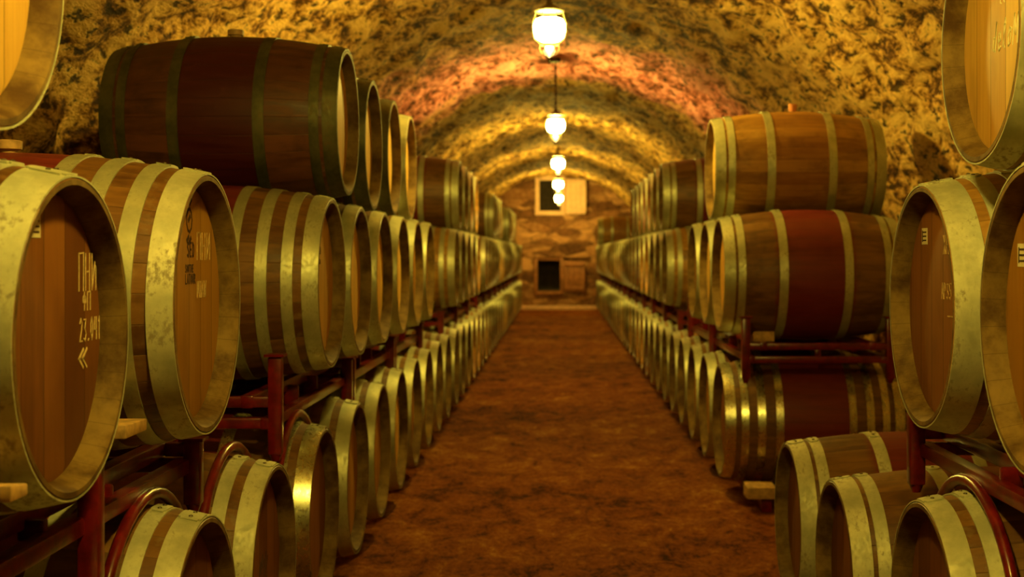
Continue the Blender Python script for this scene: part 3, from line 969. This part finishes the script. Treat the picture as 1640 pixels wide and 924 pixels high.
# ------------------------------------------------------------------ red steel racks
Z_UP, Z_LO = H - 0.452, H - 0.519
def rack(side, a, y0, y1, label, near=False, arches=(), up=None, tall=(-1, 1), midposts=()):
    """a rack carrying the middle row between y0 and y1"""
    cx = side * (a + L / 2)
    ym = (y0 + y1) / 2
    e = empty('barrel_rack', (cx, ym, Z_LO - 0.02), 0)
    tag(e, label, 'rack', 'red steel barrel racks')
    oz = Z_LO - 0.02
    up = Z_UP if up is None else up
    hx = 0.27
    hy = (y1 - y0) / 2
    zu, zl = up - oz, 0.02
    def part(name, fn):
        bm = bmesh.new(); fn(bm)
        mesh_obj(name, finish(bm, name, M['red'], True, 40), e)
    bv = 0.006 if near else 0.0
    for sx in (-1, 1):
        part('upper_rail', lambda bm: add_box(bm, (sx * hx, 0, zu), (0.04, 2 * hy, 0.04), 0, bv))
        part('lower_rail', lambda bm: add_box(bm, (sx * 0.33, 0, zl), (0.04, 2 * hy, 0.036), 0, bv))
        for sy in (-1, 1):
            def post(bm):
                zt = 0.225 if sy in tall else zu + 0.02
                add_box(bm, (sx * 0.355, sy * (hy - 0.02), (zt - 0.075) / 2), (0.042, 0.042, zt + 0.075), 0, bv)
                add_box(bm, (sx * 0.355, sy * (hy - 0.02), zt + 0.004), (0.06, 0.06, 0.008), 0, 0)
                add_tube(bm, [(sx * 0.355, sy * (hy - 0.02), -0.07), (sx * 0.355, sy * (hy - 0.02), -0.095)], [0.021, 0.012], 10)
            part('post', post)
    for sy in (-1, 1):
        part('cross_bar', lambda bm: add_box(bm, (0, sy * (hy - 0.02), zu - 0.001), (0.70, 0.034, 0.034), 0, bv))
        part('cross_bar', lambda bm: add_box(bm, (0, sy * (hy - 0.02), zl + 0.001), (0.66, 0.034, 0.034), 0, bv))
        part('strut', lambda bm: add_box(bm, (0.0, sy * (hy - 0.02), (zu + zl) / 2), (0.03, 0.028, zu - zl - 0.03), 0, bv))
        for sx in (-1, 1):
            part('strut', lambda bm: add_box(bm, (sx * 0.30, sy * 0.18, (zu + zl) / 2), (0.05, 0.025, zu - zl), 0, bv))
    for (yp, z0, z1) in midposts:
        part('post', lambda bm: add_box(bm, (-side * 0.355, yp - ym, (z0 + z1) / 2 - oz), (0.042, 0.042, z1 - z0), 0, bv))
    for (ya, zc, rad) in arches:
        def arch(bm):
            x = -side * 0.355
            pts = []
            for k in range(17):
                th = math.radians(160 - 140 * k / 16)
                flat = 1.0 + 0.05 * abs(math.cos(th))
                pts.append((x, ya - ym + rad * flat * math.cos(th), zc - oz + rad * math.sin(th)))
            add_tube(bm, pts, 0.0135, 10)
        part('arched_tube', arch)
    return e

rack(-1, 0.80, 1.90, 3.32, 'red rack under the two large chalk-marked barrels at the left', True,
     arches=((2.94, ZB, 0.338), (3.67, ZB, 0.338)), up=H - 0.478, midposts=((2.575, H - 1.05, H - 0.35), (1.975, H - 0.56, H - 0.36)), tall=())
rack(-1, 0.79, 0.48, 1.86, 'red rack just outside the left edge under the nearest middle barrel')
rack(-1, 0.77, 4.10, 5.54, 'red rack with exposed posts below the four-hooped left barrel', True, arches=((4.45, ZB, 0.336),), tall=(-1,))
rack(-1, 0.77, 5.58, 6.97, 'red rack deeper on the left, behind the rack with exposed posts', tall=())
rack(-1, 0.77, 7.01, 8.42, 'last red rack on the left before the gap in the middle row', tall=())
def far_racks(side, a, y0, y1, word):
    i = 0
    y = y0 - PITCH / 2 + 0.01
    while y + 2 * PITCH - 0.02 < y1:
        rack(side, a, y, y + 2 * PITCH - 0.02, 'red rack under the %s middle row, %s beyond the gap' % (word, ORD[i]), tall=())
        y += 2 * PITCH; i += 1
far_racks(-1, 0.77, LB0, 29.7, 'left')
rack(1, 0.861, 2.02, 3.60, 'red rack at the right edge under the two stickered barrels', True, arches=((3.12, ZB, 0.338),), up=H - 0.474)
rack(1, 0.83, 6.58, 8.04, 'red rack frame seen end-on under the broadside barrel at the right', True)
rack(1, 0.84, 8.06, 9.46, 'red rack on the right behind the frame seen end-on')
far_racks(1, 0.84, RB0 + 5 * PITCH, 29.7, 'right')

# low steel runners on the floor that carry the bottom rows
def runner(side, a, dx, y0, y1, label, h=0.07):
    bm = bmesh.new()
    add_box(bm, (0, 0, h / 2), (0.05, y1 - y0, h), 0, 0.004)
    o = mesh_obj('floor_runner', finish(bm, 'floor_runner', M['red']), None, (side * (a + L / 2 + dx), (y0 + y1) / 2, 0))
    tag(o, label, 'rail', 'steel runners under the bottom rows')
for dx, wd in ((-0.27, 'aisle-side'), (0.27, 'wall-side')):
    runner(-1, 0.77, dx, 1.2, 29.6, 'long %s runner under the left bottom row' % wd)
    runner(1, 0.845, dx, 2.7, 3.5, 'short %s runner under the nearest right floor barrel' % wd)
    runner(1, 0.80, dx, 3.55, 5.05, 'low %s runner under the two small right floor barrels' % wd, 0.03)
    runner(1, 0.84, dx, 6.55, 29.6, 'long %s runner under the right bottom row' % wd)

# ------------------------------------------------------------------ wooden chocks
def chock(x, y, z, s, label, rz=0.0, slope=0.5):
    bm = bmesh.new()
    vs = add_box(bm, (0, 0, s[2] / 2), s, 0, 0.003)
    for v in bm.verts:
        if v.co.z > s[2] * 0.5:
            v.co.z -= (v.co.y / s[1] + 0.5) * s[2] * slope * 0.5
    o = mesh_obj('wooden_chock', finish(bm, 'wooden_chock', M['chock']), None, (x, y, z), (0, 0, rz))
    tag(o, label, 'chock', 'wooden chocks wedging the barrels')
ZR = H - 0.478 + 0.0205
chock(-0.89, 1.972, H - 0.3595, (0.20, 0.062, 0.024), 'pale wooden block at the left edge of the picture, beneath the chalk-marked barrel', 0.0)
chock(-0.88, 2.60, H - 0.3495, (0.13, 0.13, 0.026), 'small wooden wedge between the two large left barrels', 0.0, 0.2)
chock(1.02, 6.66, Z_UP + 0.0205, (0.10, 0.07, 0.05), 'tiny wooden wedge on the end-on red frame, right side', 0.0)
chock(0.99, 6.58, 0.0705, (0.14, 0.13, 0.065), 'wooden wedge on the floor runner against the shining-hooped right barrel', PI, 0.3)
